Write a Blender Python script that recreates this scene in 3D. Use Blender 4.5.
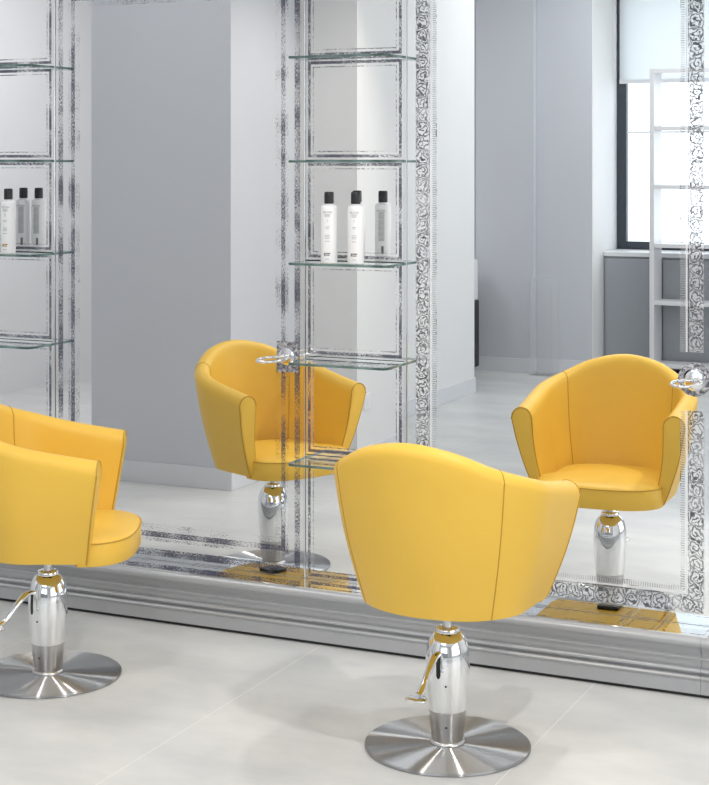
import bpy, bmesh, math, random
from mathutils import Vector, Matrix

for o in list(bpy.data.objects):
    bpy.data.objects.remove(o, do_unlink=True)
S = bpy.context.scene
C = S.collection
PI = math.pi
R = math.radians
random.seed(4)

# ------------------------------------------------------------------ camera
FPX, W, H = 1628.0, 709, 785
cam_d = bpy.data.cameras.new('camera')
cam = bpy.data.objects.new('camera', cam_d)
C.objects.link(cam)
cam.location = (0, -5.055, 1.64)
cam.rotation_euler = (R(90), 0, R(24.8))
cam_d.sensor_fit = 'HORIZONTAL'
cam_d.sensor_width = 36
cam_d.lens = 36 * FPX / W
cam_d.shift_y = -(392.5 - 159) / W
cam_d.clip_start = 0.05
S.camera = cam

# ------------------------------------------------------------------ world, lights, exposure
wd = bpy.data.worlds.new('world')
S.world = wd
wd.use_nodes = True
bg = wd.node_tree.nodes['Background']
bg.inputs[0].default_value = (0.93, 0.97, 1.0, 1)
bg.inputs[1].default_value = 1.1
S.view_settings.view_transform = 'Standard'
S.view_settings.look = 'None'
S.view_settings.gamma = 1
S.cycles.transparent_max_bounces = 32
S.cycles.glossy_bounces = 8
S.cycles.max_bounces = 16
S.view_settings.exposure = 0.16


def area(name, loc, rot, sx, sy, watts, col=(1, 1, 1)):
    d = bpy.data.lights.new(name, 'AREA')
    d.shape = 'RECTANGLE'
    d.size, d.size_y = sx, sy
    d.energy = watts
    d.color = col
    o = bpy.data.objects.new(name, d)
    o.location = loc
    o.rotation_euler = rot
    C.objects.link(o)
    return o


def spot(name, loc, target, watts, ang=70, rad=0.04, col=(1, 0.97, 0.93), blend=0.5):
    d = bpy.data.lights.new(name, 'SPOT')
    d.energy = watts
    d.spot_size = R(ang)
    d.spot_blend = blend
    d.shadow_soft_size = rad
    d.color = col
    o = bpy.data.objects.new(name, d)
    o.location = loc
    v = Vector(target) - Vector(loc)
    o.rotation_euler = v.to_track_quat('-Z', 'Y').to_euler()
    C.objects.link(o)
    return o


# unseen ceiling area lights added as fill (daylight white), and track spots
area('ceiling_fill_light', (-1.4, -2.6, 3.28), (0, 0, 0), 2.2, 1.0, 10, (0.98, 0.98, 1.0))
area('ceiling_fill_light', (-2.3, -5.8, 3.28), (0, 0, 0), 2.6, 1.2, 38, (0.95, 0.98, 1.0))  # added out of view, lightens the far pillar and niche
area('ceiling_fill_light', (-5.5, -3.6, 3.28), (0, 0, 0), 1.2, 2.2, 42, (0.98, 0.98, 1.0))  # added out of view to brighten the left wall
area('ceiling_fill_light', (-4.1, -0.75, 3.28), (0, 0, 0), 1.6, 0.6, 13, (0.96, 0.98, 1.0))  # added out of view to brighten the pillar face
# daylight through the window wall at the back, and an added fill on the right
area('window_daylight', (-1.6, -8.3, 2.1), (R(90), 0, 0), 4.6, 2.4, 45, (0.93, 0.97, 1.0))
area('right_fill_light', (3.4, -3.2, 1.7), (R(90), 0, R(90)), 4.4, 2.6, 45, (1.0, 0.985, 0.96))  # unseen source, added to light the walls facing right
spot('track_spot_light', (-0.4, -1.9, 3.2), (-1.75, -0.7, 0.3), 112, rad=0.05)
spot('track_spot_light', (-2.6, -2.6, 3.2), (-2.5, -0.7, 0.2), 48, rad=0.05)
spot('track_spot_light', (-1.35, -0.40, 3.2), (-1.66, -0.78, 0.5), 55, 55, rad=0.05)
spot('track_spot_light', (-2.0, -2.3, 3.2), (-3.94, -2.2, 1.3), 95, 55, rad=0.05, col=(1, 0.93, 0.84), blend=0.8)


# ------------------------------------------------------------------ materials
def mat(name):
    m = bpy.data.materials.new(name)
    m.use_nodes = True
    nt = m.node_tree
    nt.nodes.clear()
    out = nt.nodes.new('ShaderNodeOutputMaterial')
    return m, nt, out


def N(nt, typ, **kw):
    n = nt.nodes.new(typ)
    for k, v in kw.items():
        setattr(n, k, v)
    return n


def L(nt, a, b):
    nt.links.new(a, b)


def math_n(nt, op, a, b=None, clamp=False):
    n = N(nt, 'ShaderNodeMath', operation=op, use_clamp=clamp)
    for i, x in enumerate((a, b)):
        if x is None:
            continue
        if isinstance(x, (int, float)):
            n.inputs[i].default_value = x
        else:
            L(nt, x, n.inputs[i])
    return n.outputs[0]


def pbr(name, col, rough=0.5, metal=0.0, spec=0.5, noise=0.0, nscale=8.0, bump=0.0, bscale=200.0, coat=0.0,
        aniso=0.0, radial=None, trans=0.0, ior=1.45):
    m, nt, out = mat(name)
    b = N(nt, 'ShaderNodeBsdfPrincipled')
    b.inputs['Base Color'].default_value = (*col, 1)
    b.inputs['Roughness'].default_value = rough
    b.inputs['Metallic'].default_value = metal
    b.inputs['Specular IOR Level'].default_value = spec
    b.inputs['Coat Weight'].default_value = coat
    b.inputs['Transmission Weight'].default_value = trans
    b.inputs['IOR'].default_value = ior
    tc = N(nt, 'ShaderNodeTexCoord')
    if noise:
        n = N(nt, 'ShaderNodeTexNoise')
        n.inputs['Scale'].default_value = nscale
        n.inputs['Detail'].default_value = 4
        L(nt, tc.outputs['Object'], n.inputs['Vector'])
        mx = N(nt, 'ShaderNodeMix', data_type='RGBA')
        mx.inputs[6].default_value = (*[c * (1 - noise) for c in col], 1)
        mx.inputs[7].default_value = (*[min(1, c * (1 + noise)) for c in col], 1)
        L(nt, n.outputs['Fac'], mx.inputs[0])
        L(nt, mx.outputs[2], b.inputs['Base Color'])
    if bump:
        n = N(nt, 'ShaderNodeTexNoise')
        n.inputs['Scale'].default_value = bscale
        n.inputs['Detail'].default_value = 3
        L(nt, tc.outputs['Object'], n.inputs['Vector'])
        bp = N(nt, 'ShaderNodeBump')
        bp.inputs['Strength'].default_value = bump
        bp.inputs['Distance'].default_value = 0.001
        L(nt, n.outputs['Fac'], bp.inputs['Height'])
        L(nt, bp.outputs[0], b.inputs['Normal'])
    if aniso:
        b.inputs['Anisotropic'].default_value = aniso
        t = N(nt, 'ShaderNodeTangent', direction_type='RADIAL', axis='Z')
        L(nt, t.outputs[0], b.inputs['Tangent'])
    L(nt, b.outputs[0], out.inputs[0])
    return m


M = {}
M['white_wall'] = pbr('white_wall_paint', (0.80, 0.80, 0.80), 0.7, noise=0.015, nscale=3, bump=0.05)
M['shaded_wall'] = pbr('shaded_wall_paint', (0.61, 0.625, 0.665), 0.6, noise=0.03, nscale=1.3, bump=0.05)  # white walls facing the mirrors, their shade put into the colour
M['ceiling'] = pbr('ceiling_paint', (0.8, 0.8, 0.8), 0.8, noise=0.01)
M['skirting'] = pbr('skirting_paint', (0.72, 0.73, 0.76), 0.4, noise=0.01)
M['yellow'] = pbr('yellow_leather', (0.86, 0.53, 0.075), 0.42, spec=0.45, noise=0.04, nscale=5, bump=0.25, bscale=420)
M['seam'] = pbr('ochre_piping', (0.56, 0.31, 0.03), 0.5, noise=0.05, nscale=50)
M['chrome'] = pbr('polished_chrome', (0.86, 0.87, 0.88), 0.045, 1.0, noise=0.01)
M['satin'] = pbr('satin_steel', (0.62, 0.62, 0.63), 0.28, 1.0, noise=0.03, nscale=30)
M['brushed'] = pbr('brushed_steel', (0.56, 0.56, 0.565), 0.26, 1.0, noise=0.04, nscale=14, aniso=0.97)


def brushed_mat():
    m, nt, out = mat('turned_steel')
    g = N(nt, 'ShaderNodeBsdfAnisotropic')
    g.inputs['Color'].default_value = (0.60, 0.60, 0.605, 1)
    g.inputs['Roughness'].default_value = 0.34
    g.inputs['Anisotropy'].default_value = 0.86
    t = N(nt, 'ShaderNodeTangent', direction_type='RADIAL', axis='Z')
    L(nt, t.outputs[0], g.inputs['Tangent'])
    tc = N(nt, 'ShaderNodeTexCoord')
    ln = N(nt, 'ShaderNodeVectorMath', operation='LENGTH')
    L(nt, tc.outputs['Object'], ln.inputs[0])
    n = N(nt, 'ShaderNodeTexNoise', noise_dimensions='1D')
    n.inputs['Scale'].default_value = 400
    L(nt, ln.outputs['Value'], n.inputs['W'])
    cr = N(nt, 'ShaderNodeValToRGB')
    cr.color_ramp.elements[0].color = (0.5, 0.5, 0.51, 1)
    cr.color_ramp.elements[1].color = (0.68, 0.68, 0.68, 1)
    L(nt, n.outputs['Fac'], cr.inputs[0])
    L(nt, cr.outputs[0], g.inputs['Color'])
    L(nt, g.outputs[0], out.inputs[0])
    return m


M['brushed'] = brushed_mat()
M['black'] = pbr('black_plastic', (0.015, 0.015, 0.017), 0.35, noise=0.1)
M['plinth'] = pbr('silver_painted_moulding', (0.45, 0.455, 0.47), 0.28, 0.25, noise=0.03, nscale=4, bump=0.05, bscale=60)
M['gap'] = pbr('dark_joint', (0.03, 0.03, 0.035), 0.6, noise=0.1)
M['bottle'] = pbr('white_bottle_plastic', (0.88, 0.88, 0.89), 0.28, noise=0.01, coat=0.2)
M['ink'] = pbr('grey_print', (0.22, 0.22, 0.23), 0.5, noise=0.05)
M['paleink'] = pbr('pale_grey_print', (0.46, 0.46, 0.47), 0.5, noise=0.05)
M['gold'] = pbr('gold_print', (0.42, 0.28, 0.08), 0.4, noise=0.05)
M['cabinet'] = pbr('grey_cabinet_panel', (0.36, 0.38, 0.41), 0.5, noise=0.02)
M['frame'] = pbr('dark_window_frame', (0.05, 0.06, 0.075), 0.45, noise=0.05)
M['white_gloss'] = pbr('white_lacquer', (0.82, 0.83, 0.84), 0.3, noise=0.01)
M['bookcase'] = pbr('bookcase_lacquer', (0.72, 0.72, 0.735), 0.35, noise=0.01)  # white lacquer toned down, shade of its fronts put into the colour
M['rosette'] = pbr('satin_chrome', (0.85, 0.85, 0.86), 0.16, 1.0, noise=0.01)
M['socket'] = pbr('socket_plastic', (0.85, 0.85, 0.85), 0.35, noise=0.01)


def glass_mat(name, col, rough=0.0, ior=1.45, haze=0.0):
    m, nt, out = mat(name)
    g = N(nt, 'ShaderNodeBsdfGlossy')
    g.inputs['Roughness'].default_value = rough
    g.inputs['Color'].default_value = (0.95, 0.97, 0.97, 1)
    t = N(nt, 'ShaderNodeBsdfTransparent')
    t.inputs[0].default_value = (*col, 1)
    fr = N(nt, 'ShaderNodeFresnel')
    fr.inputs[0].default_value = ior
    n = N(nt, 'ShaderNodeTexNoise')
    n.inputs['Scale'].default_value = 6
    geo = N(nt, 'ShaderNodeNewGeometry')
    f2 = math_n(nt, 'MULTIPLY', math_n(nt, 'MULTIPLY', fr.outputs[0], math_n(nt, 'SUBTRACT', 1.0, geo.outputs['Backfacing'])), math_n(nt, 'ADD', math_n(nt, 'MULTIPLY', n.outputs['Fac'], 0.1), 0.95), True)
    mx = N(nt, 'ShaderNodeMixShader')
    L(nt, f2, mx.inputs[0])
    L(nt, t.outputs[0], mx.inputs[1])
    L(nt, g.outputs[0], mx.inputs[2])
    last = mx.outputs[0]
    if haze:
        df = N(nt, 'ShaderNodeBsdfDiffuse')
        df.inputs[0].default_value = (0.85, 0.86, 0.88, 1)
        m2 = N(nt, 'ShaderNodeMixShader')
        m2.inputs[0].default_value = haze
        L(nt, last, m2.inputs[1])
        L(nt, df.outputs[0], m2.inputs[2])
        last = m2.outputs[0]
    L(nt, last, out.inputs[0])
    return m


M['shelf_glass'] = glass_mat('clear_shelf_glass', (0.955, 0.975, 0.97))
M['pane'] = glass_mat('window_glass', (0.97, 0.99, 1.0))
M['acrylic'] = glass_mat('clear_acrylic', (1.0, 1.0, 1.0), 0.03, 1.3, 0.06)


def edge_mat():
    m, nt, out = mat('green_glass_edge')
    b = N(nt, 'ShaderNodeBsdfPrincipled')
    b.inputs['Roughness'].default_value = 0.12
    tc = N(nt, 'ShaderNodeTexCoord')
    n = N(nt, 'ShaderNodeTexNoise')
    n.inputs['Scale'].default_value = 9
    L(nt, tc.outputs['Object'], n.inputs['Vector'])
    cr = N(nt, 'ShaderNodeValToRGB')
    cr.color_ramp.elements[0].color = (0.045, 0.09, 0.08, 1)
    cr.color_ramp.elements[0].position = 0.35
    cr.color_ramp.elements[1].color = (0.22, 0.33, 0.31, 1)
    cr.color_ramp.elements[1].position = 0.7
    L(nt, n.outputs['Fac'], cr.inputs[0])
    L(nt, cr.outputs[0], b.inputs['Base Color'])
    L(nt, b.outputs[0], out.inputs[0])
    return m


M['glass_edge'] = edge_mat()


def mirror_mat():
    m, nt, out = mat('silvered_mirror')
    g = N(nt, 'ShaderNodeBsdfGlossy')
    g.inputs['Roughness'].default_value = 0.0
    tc = N(nt, 'ShaderNodeTexCoord')
    n = N(nt, 'ShaderNodeTexNoise')
    n.inputs['Scale'].default_value = 2
    L(nt, tc.outputs['Object'], n.inputs['Vector'])
    mx = N(nt, 'ShaderNodeMix', data_type='RGBA')
    mx.inputs[6].default_value = (0.93, 0.94, 0.945, 1)
    mx.inputs[7].default_value = (0.95, 0.96, 0.965, 1)
    L(nt, n.outputs['Fac'], mx.inputs[0])
    L(nt, mx.outputs[2], g.inputs['Color'])
    L(nt, g.outputs[0], out.inputs[0])
    return m


M['mirror'] = mirror_mat()


def ramp(nt, src, vmax, pts, interp='LINEAR'):
    """pts: [(v in metres, value)]"""
    cr = N(nt, 'ShaderNodeValToRGB')
    cr.color_ramp.interpolation = interp
    el = cr.color_ramp.elements
    while len(el) > 1:
        el.remove(el[-1])
    el[0].position = pts[0][0] / vmax
    el[0].color = (pts[0][1],) * 3 + (1,)
    for v, a in pts[1:]:
        e = el.new(min(1, v / vmax))
        e.color = (a, a, a, 1)
    L(nt, math_n(nt, 'DIVIDE', src, vmax), cr.inputs[0])
    return cr.outputs[0]


def bands(lst, soft=0.0015):
    pts = [(0, lst[0][2] if lst[0][0] <= 0 else 0)]
    for a, b, val in lst:
        if a > 0:
            pts += [(a - soft / 2, pts[-1][1] if False else 0), (a + soft / 2, val)]
        pts += [(b - soft / 2, val), (b + soft / 2, 0)]
    return pts


def etched(name, vmax, dark, frost, scale=55, patch=9, patch_amt=0.9, ornament=None, beads=None, dcol=(0.05, 0.05, 0.085)):
    """mirror whose border is etched: dark worn stripes and frosted bands, v = distance from the outer edge (UV, metres)"""
    m, nt, out = mat(name)
    uv = N(nt, 'ShaderNodeUVMap')
    sp = N(nt, 'ShaderNodeSeparateXYZ')
    L(nt, uv.outputs[0], sp.inputs[0])
    u, v = sp.outputs[0], sp.outputs[1]
    grain = N(nt, 'ShaderNodeTexNoise')
    grain.inputs['Scale'].default_value = scale
    grain.inputs['Detail'].default_value = 8
    grain.inputs['Roughness'].default_value = 0.75
    mp = N(nt, 'ShaderNodeMapping')
    mp.inputs['Scale'].default_value = (1, 2.2, 1)
    L(nt, uv.outputs[0], mp.inputs[0])
    L(nt, mp.outputs[0], grain.inputs['Vector'])
    pat = N(nt, 'ShaderNodeTexNoise')
    pat.inputs['Scale'].default_value = patch
    pat.inputs['Detail'].default_value = 2
    L(nt, uv.outputs[0], pat.inputs['Vector'])
    d = ramp(nt, v, vmax, bands(dark))
    # density + grain -> worn mask
    g = math_n(nt, 'MULTIPLY', math_n(nt, 'SUBTRACT', grain.outputs['Fac'], 0.5), 2.6)
    p = math_n(nt, 'MULTIPLY', math_n(nt, 'SUBTRACT', pat.outputs['Fac'], 0.5), patch_amt * 2)
    t = math_n(nt, 'ADD', math_n(nt, 'ADD', d, g), p)
    worn = math_n(nt, 'MULTIPLY', math_n(nt, 'SUBTRACT', t, 0.5), 3.0, True)
    mask = math_n(nt, 'MULTIPLY', worn, math_n(nt, 'MULTIPLY', math_n(nt, 'GREATER_THAN', d, 0.02), 0.92))
    fr = ramp(nt, v, vmax, bands(frost)) if frost else None
    if ornament:
        a, b, p_ = ornament
        # rows of alternating scrolls: a spiral per cell, bent by noise
        om = N(nt, 'ShaderNodeTexNoise')
        om.inputs['Scale'].default_value = 38
        om.inputs['Detail'].default_value = 3.5
        L(nt, uv.outputs[0], om.inputs['Vector'])
        so = N(nt, 'ShaderNodeSeparateColor')
        L(nt, om.outputs['Color'], so.inputs[0])
        du = math_n(nt, 'MULTIPLY', math_n(nt, 'SUBTRACT', so.outputs[0], 0.5), 0.046)
        dv = math_n(nt, 'MULTIPLY', math_n(nt, 'SUBTRACT', so.outputs[1], 0.5), 0.046)
        uu = math_n(nt, 'DIVIDE', math_n(nt, 'ADD', u, du), p_)
        x = math_n(nt, 'MULTIPLY', math_n(nt, 'SUBTRACT', math_n(nt, 'FRACT', uu), 0.5), p_)
        cell = math_n(nt, 'MODULO', math_n(nt, 'FLOOR', uu), 2.0)
        flip = math_n(nt, 'SUBTRACT', math_n(nt, 'MULTIPLY', cell, 2.0), 1.0)
        y = math_n(nt, 'MULTIPLY', math_n(nt, 'SUBTRACT', math_n(nt, 'ADD', v, dv), (a + b) / 2), flip)
        rr = math_n(nt, 'SQRT', math_n(nt, 'ADD', math_n(nt, 'MULTIPLY', x, x), math_n(nt, 'MULTIPLY', y, y)))
        th = math_n(nt, 'ARCTAN2', y, x)
        sp1 = math_n(nt, 'SINE', math_n(nt, 'ADD', th, math_n(nt, 'MULTIPLY', rr, 2 * PI / 0.0125)))
        leaf = math_n(nt, 'SINE', math_n(nt, 'ADD', math_n(nt, 'MULTIPLY', th, 5.0), math_n(nt, 'MULTIPLY', rr, -330)))
        curls = math_n(nt, 'GREATER_THAN', sp1, 0.45)
        leafs = math_n(nt, 'MULTIPLY', math_n(nt, 'GREATER_THAN', leaf, 0.55), math_n(nt, 'GREATER_THAN', rr, 0.012))
        orn = math_n(nt, 'MAXIMUM', curls, math_n(nt, 'MULTIPLY', leafs, 0.75))
        inb = ramp(nt, v, vmax, bands([(a, b, 1)], 0.006))
        wear = math_n(nt, 'MULTIPLY', math_n(nt, 'SUBTRACT', math_n(nt, 'ADD', pat.outputs['Fac'], math_n(nt, 'MULTIPLY', grain.outputs['Fac'], 1.2)), 0.88), 4.5, True)
        orn = math_n(nt, 'MULTIPLY', math_n(nt, 'MULTIPLY', orn, inb), math_n(nt, 'ADD', math_n(nt, 'MULTIPLY', wear, 0.42), 0.52))
        mask = math_n(nt, 'MAXIMUM', mask, orn)
    if beads:
        a, b, pitch = beads
        s = math_n(nt, 'SINE', math_n(nt, 'MULTIPLY', u, 2 * PI / pitch))
        s = math_n(nt, 'GREATER_THAN', s, -0.1)
        bm_ = math_n(nt, 'MULTIPLY', math_n(nt, 'MULTIPLY', s, ramp(nt, v, vmax, bands([(a, b, 1)]))), 0.5)
        bm_ = math_n(nt, 'MULTIPLY', bm_, math_n(nt, 'MULTIPLY', math_n(nt, 'SUBTRACT', pat.outputs['Fac'], 0.25), 3, True))
        mask = math_n(nt, 'MAXIMUM', mask, bm_)
    gl = N(nt, 'ShaderNodeBsdfGlossy')
    gl.inputs['Roughness'].default_value = 0.0
    gl.inputs['Color'].default_value = (0.94, 0.95, 0.955, 1)
    last = gl.outputs[0]
    if fr is not None:
        df = N(nt, 'ShaderNodeBsdfDiffuse')
        df.inputs[0].default_value = (0.80, 0.81, 0.83, 1)
        mx = N(nt, 'ShaderNodeMixShader')
        L(nt, math_n(nt, 'MULTIPLY', fr, math_n(nt, 'ADD', math_n(nt, 'MULTIPLY', grain.outputs['Fac'], 0.7), 0.55), True), mx.inputs[0])
        L(nt, last, mx.inputs[1])
        L(nt, df.outputs[0], mx.inputs[2])
        last = mx.outputs[0]
    dk = N(nt, 'ShaderNodeBsdfPrincipled')
    dk.inputs['Base Color'].default_value = (*dcol, 1)
    dk.inputs['Roughness'].default_value = 0.5
    mx = N(nt, 'ShaderNodeMixShader')
    L(nt, mask, mx.inputs[0])
    L(nt, last, mx.inputs[1])
    L(nt, dk.outputs[0], mx.inputs[2])
    L(nt, mx.outputs[0], out.inputs[0])
    return m


M['etch_stripe'] = etched('worn_striped_etching', 0.13,
                          [(0.011, 0.033, 0.70), (0.056, 0.067, 0.50), (0.067, 0.086, 0.76), (0.086, 0.108, 0.41)],
                          None, scale=130, patch=8, patch_amt=0.6)
M['etch_ornament'] = etched('ornate_leaf_etching', 0.13,
                            [(0.079, 0.082, 0.75), (0.104, 0.107, 0.5)],
                            [(0.032, 0.078, 0.5), (0.083, 0.090, 0.75), (0.090, 0.106, 0.2)], scale=90, patch=12,
                            ornament=(0.032, 0.078, 0.046), beads=(0.092, 0.104, 0.0075), dcol=(0.045, 0.05, 0.06))
M['etch_tile'] = etched('worn_tile_etching', 0.04,
                        [(0.0075, 0.0185, 0.80), (0.026, 0.030, 0.66)],
                        [(0.0, 0.031, 0.14)], scale=110, patch=10, patch_amt=0.6)
M['etch_ledge'] = etched('worn_ledge_etching', 0.04,
                         [(0.010, 0.018, 0.55)],
                         None, scale=85, patch=10, patch_amt=0.9)


def floor_mat():
    m, nt, out = mat('pale_grey_floor_tile')
    b = N(nt, 'ShaderNodeBsdfPrincipled')
    tc = N(nt, 'ShaderNodeTexCoord')
    sp = N(nt, 'ShaderNodeSeparateXYZ')
    L(nt, tc.outputs['Object'], sp.inputs[0])
    # joints run square to the mirror wall
    fx = math_n(nt, 'FRACT', math_n(nt, 'DIVIDE', math_n(nt, 'ADD', sp.outputs[0], 2.406 + 0.95 * 20), 0.95))
    fy = math_n(nt, 'FRACT', math_n(nt, 'DIVIDE', math_n(nt, 'ADD', sp.outputs[1], 1.75 + 1.9 * 20), 1.9))
    jx = math_n(nt, 'LESS_THAN', math_n(nt, 'ABSOLUTE', math_n(nt, 'SUBTRACT', fx, 0.002)), 0.0022)
    jy = math_n(nt, 'LESS_THAN', math_n(nt, 'ABSOLUTE', math_n(nt, 'SUBTRACT', fy, 0.001)), 0.0011)
    j = math_n(nt, 'MAXIMUM', jx, jy)
    n1 = N(nt, 'ShaderNodeTexNoise')
    n1.inputs['Scale'].default_value = 2.2
    n1.inputs['Detail'].default_value = 6
    n1.inputs['Roughness'].default_value = 0.6
    mp = N(nt, 'ShaderNodeMapping')
    mp.inputs['Scale'].default_value = (1, 1.6, 1)
    L(nt, tc.outputs['Object'], mp.inputs[0])
    L(nt, mp.outputs[0], n1.inputs['Vector'])
    cr = N(nt, 'ShaderNodeValToRGB')
    cr.color_ramp.elements[0].position = 0.3
    cr.color_ramp.elements[0].color = (0.56, 0.565, 0.565, 1)
    cr.color_ramp.elements[1].position = 0.7
    cr.color_ramp.elements[1].color = (0.72, 0.72, 0.70, 1)
    L(nt, n1.outputs['Fac'], cr.inputs[0])
    mx = N(nt, 'ShaderNodeMix', data_type='RGBA')
    L(nt, math_n(nt, 'MULTIPLY', j, 0.55), mx.inputs[0])
    L(nt, cr.outputs[0], mx.inputs[6])
    mx.inputs[7].default_value = (0.86, 0.86, 0.84, 1)
    L(nt, mx.outputs[2], b.inputs['Base Color'])
    rr = N(nt, 'ShaderNodeMapRange')
    rr.inputs[3].default_value = 0.30
    rr.inputs[4].default_value = 0.42
    L(nt, n1.outputs['Fac'], rr.inputs[0])
    L(nt, rr.outputs[0], b.inputs['Roughness'])
    b.inputs['Specular IOR Level'].default_value = 0.4
    L(nt, b.outputs[0], out.inputs[0])
    return m


M['floor'] = floor_mat()


def blind_mat():
    m, nt, out = mat('white_blind_fabric')
    d = N(nt, 'ShaderNodeBsdfDiffuse')
    d.inputs[0].default_value = (0.85, 0.87, 0.88, 1)
    t = N(nt, 'ShaderNodeBsdfTranslucent')
    t.inputs[0].default_value = (0.85, 0.87, 0.88, 1)
    n = N(nt, 'ShaderNodeTexNoise')
    n.inputs['Scale'].default_value = 300
    mx = N(nt, 'ShaderNodeMixShader')
    L(nt, math_n(nt, 'ADD', math_n(nt, 'MULTIPLY', n.outputs['Fac'], 0.1), 0.55), mx.inputs[0])
    L(nt, d.outputs[0], mx.inputs[1])
    L(nt, t.outputs[0], mx.inputs[2])
    L(nt, mx.outputs[0], out.inputs[0])
    return m


M['blind'] = blind_mat()


# ------------------------------------------------------------------ mesh helpers
class MB:
    def __init__(self):
        self.v, self.f, self.uv = [], [], []

    def box(self, a, b):
        (x0, y0, z0), (x1, y1, z1) = a, b
        i = len(self.v)
        self.v += [(x0, y0, z0), (x1, y0, z0), (x1, y1, z0), (x0, y1, z0), (x0, y0, z1), (x1, y0, z1), (x1, y1, z1), (x0, y1, z1)]
        for q in ((0, 3, 2, 1), (4, 5, 6, 7), (0, 1, 5, 4), (1, 2, 6, 5), (2, 3, 7, 6), (3, 0, 4, 7)):
            self.f.append(tuple(i + k for k in q))
        return self

    def lathe(self, prof, n=48, cx=0, cy=0, cap=True):
        i = len(self.v)
        for r, z in prof:
            for k in range(n):
                a = 2 * PI * k / n
                self.v.append((cx + r * math.cos(a), cy + r * math.sin(a), z))
        for j in range(len(prof) - 1):
            for k in range(n):
                k2 = (k + 1) % n
                self.f.append((i + j * n + k, i + j * n + k2, i + (j + 1) * n + k2, i + (j + 1) * n + k))
        if cap:
            self.f.append(tuple(i + k for k in reversed(range(n))))
            self.f.append(tuple(i + (len(prof) - 1) * n + k for k in range(n)))
        return self

    def tube(self, pts, r, n=8, closed=False, flat=1.0):
        pts = [Vector(p) for p in pts]
        i = len(self.v)
        m = len(pts)
        rs = r if isinstance(r, (list, tuple)) else [r] * m
        up = Vector((0, 0, 1))
        for k, p in enumerate(pts):
            a = pts[(k - 1) % m] if (closed or k > 0) else p
            b = pts[(k + 1) % m] if (closed or k < m - 1) else p
            t = (b - a).normalized()
            x = t.cross(up)
            if x.length < 1e-4:
                x = Vector((1, 0, 0))
            x.normalize()
            y = x.cross(t).normalized()
            for q in range(n):
                g = 2 * PI * q / n
                self.v.append(tuple(p + x * rs[k] * math.cos(g) + y * rs[k] * flat * math.sin(g)))
        seg = m if closed else m - 1
        for k in range(seg):
            k2 = (k + 1) % m
            for q in range(n):
                q2 = (q + 1) % n
                self.f.append((i + k * n + q, i + k * n + q2, i + k2 * n + q2, i + k2 * n + q))
        if not closed:
            self.f.append(tuple(i + q for q in reversed(range(n))))
            self.f.append(tuple(i + (m - 1) * n + q for q in range(n)))
        return self

    def prism(self, poly, axis, a, b):
        """extrude a closed 2D polygon along an axis ('x','y','z')"""
        def P(p, t):
            return {'x': (t, p[0], p[1]), 'y': (p[0], t, p[1]), 'z': (p[0], p[1], t)}[axis]
        i, n = len(self.v), len(poly)
        self.v += [P(p, a) for p in poly] + [P(p, b) for p in poly]
        for k in range(n):
            k2 = (k + 1) % n
            self.f.append((i + k, i + k2, i + n + k2, i + n + k))
        self.f.append(tuple(i + k for k in reversed(range(n))))
        self.f.append(tuple(i + n + k for k in range(n)))
        return self

    def build(self, name, m, parent=None, smooth=False, bevel=0.0, loc=None, seg=2):
        me = bpy.data.meshes.new(name)
        me.from_pydata(self.v, [], self.f)
        bm = bmesh.new()
        bm.from_mesh(me)
        bmesh.ops.recalc_face_normals(bm, faces=bm.faces)
        if bevel:
            es = [e for e in bm.edges if e.is_manifold and e.calc_face_angle(0) > 0.5]
            bmesh.ops.bevel(bm, geom=es, offset=bevel, segments=seg, affect='EDGES', profile=0.5, clamp_overlap=True)
        if smooth:
            for f_ in bm.faces:
                f_.smooth = True
            for e in bm.edges:
                if e.is_manifold and e.calc_face_angle(0) > R(38):
                    e.smooth = False
        bm.to_mesh(me)
        bm.free()
        me.materials.append(m)
        o = bpy.data.objects.new(name, me)
        C.objects.link(o)
        if parent:
            o.parent = parent
        if loc:
            o.location = loc
        return o


def thing(name, label, cat, loc=(0, 0, 0), rz=0, group=None):
    o = bpy.data.objects.new(name, None)
    o.empty_display_size = 0.1
    C.objects.link(o)
    o.location = loc
    o.rotation_euler = (0, 0, rz)
    return tag(o, label, cat, group)


def tag(o, label, cat, group=None):
    o['label'] = label
    o['category'] = cat
    if group:
        o['group'] = group
    return o


def struct(name, mb, m, bevel=0.0, parent=None, smooth=False):
    o = mb.build(name, m, parent, bevel=bevel, smooth=smooth)
    o['kind'] = 'structure'
    return o


# ------------------------------------------------------------------ room shell
FLOOR_X0, FLOOR_X1, FLOOR_Y0 = -8.0, 3.2, -8.2
struct('floor', MB().box((FLOOR_X0, FLOOR_Y0, -0.05), (FLOOR_X1, 0.1, 0)), M['floor'])
struct('ceiling', MB().box((FLOOR_X0, FLOOR_Y0, 3.35), (FLOOR_X1, 0.1, 3.42)), M['ceiling'])
struct('wall_front', MB().box((FLOOR_X0, 0.006, 0), (FLOOR_X1, 0.1, 3.35)), M['white_wall'])
SK = 0.106


def wall_box(name, a, b, m, skirt=True, skname=None):
    o = struct(name, MB().box(a, b), m)
    return o


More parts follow.
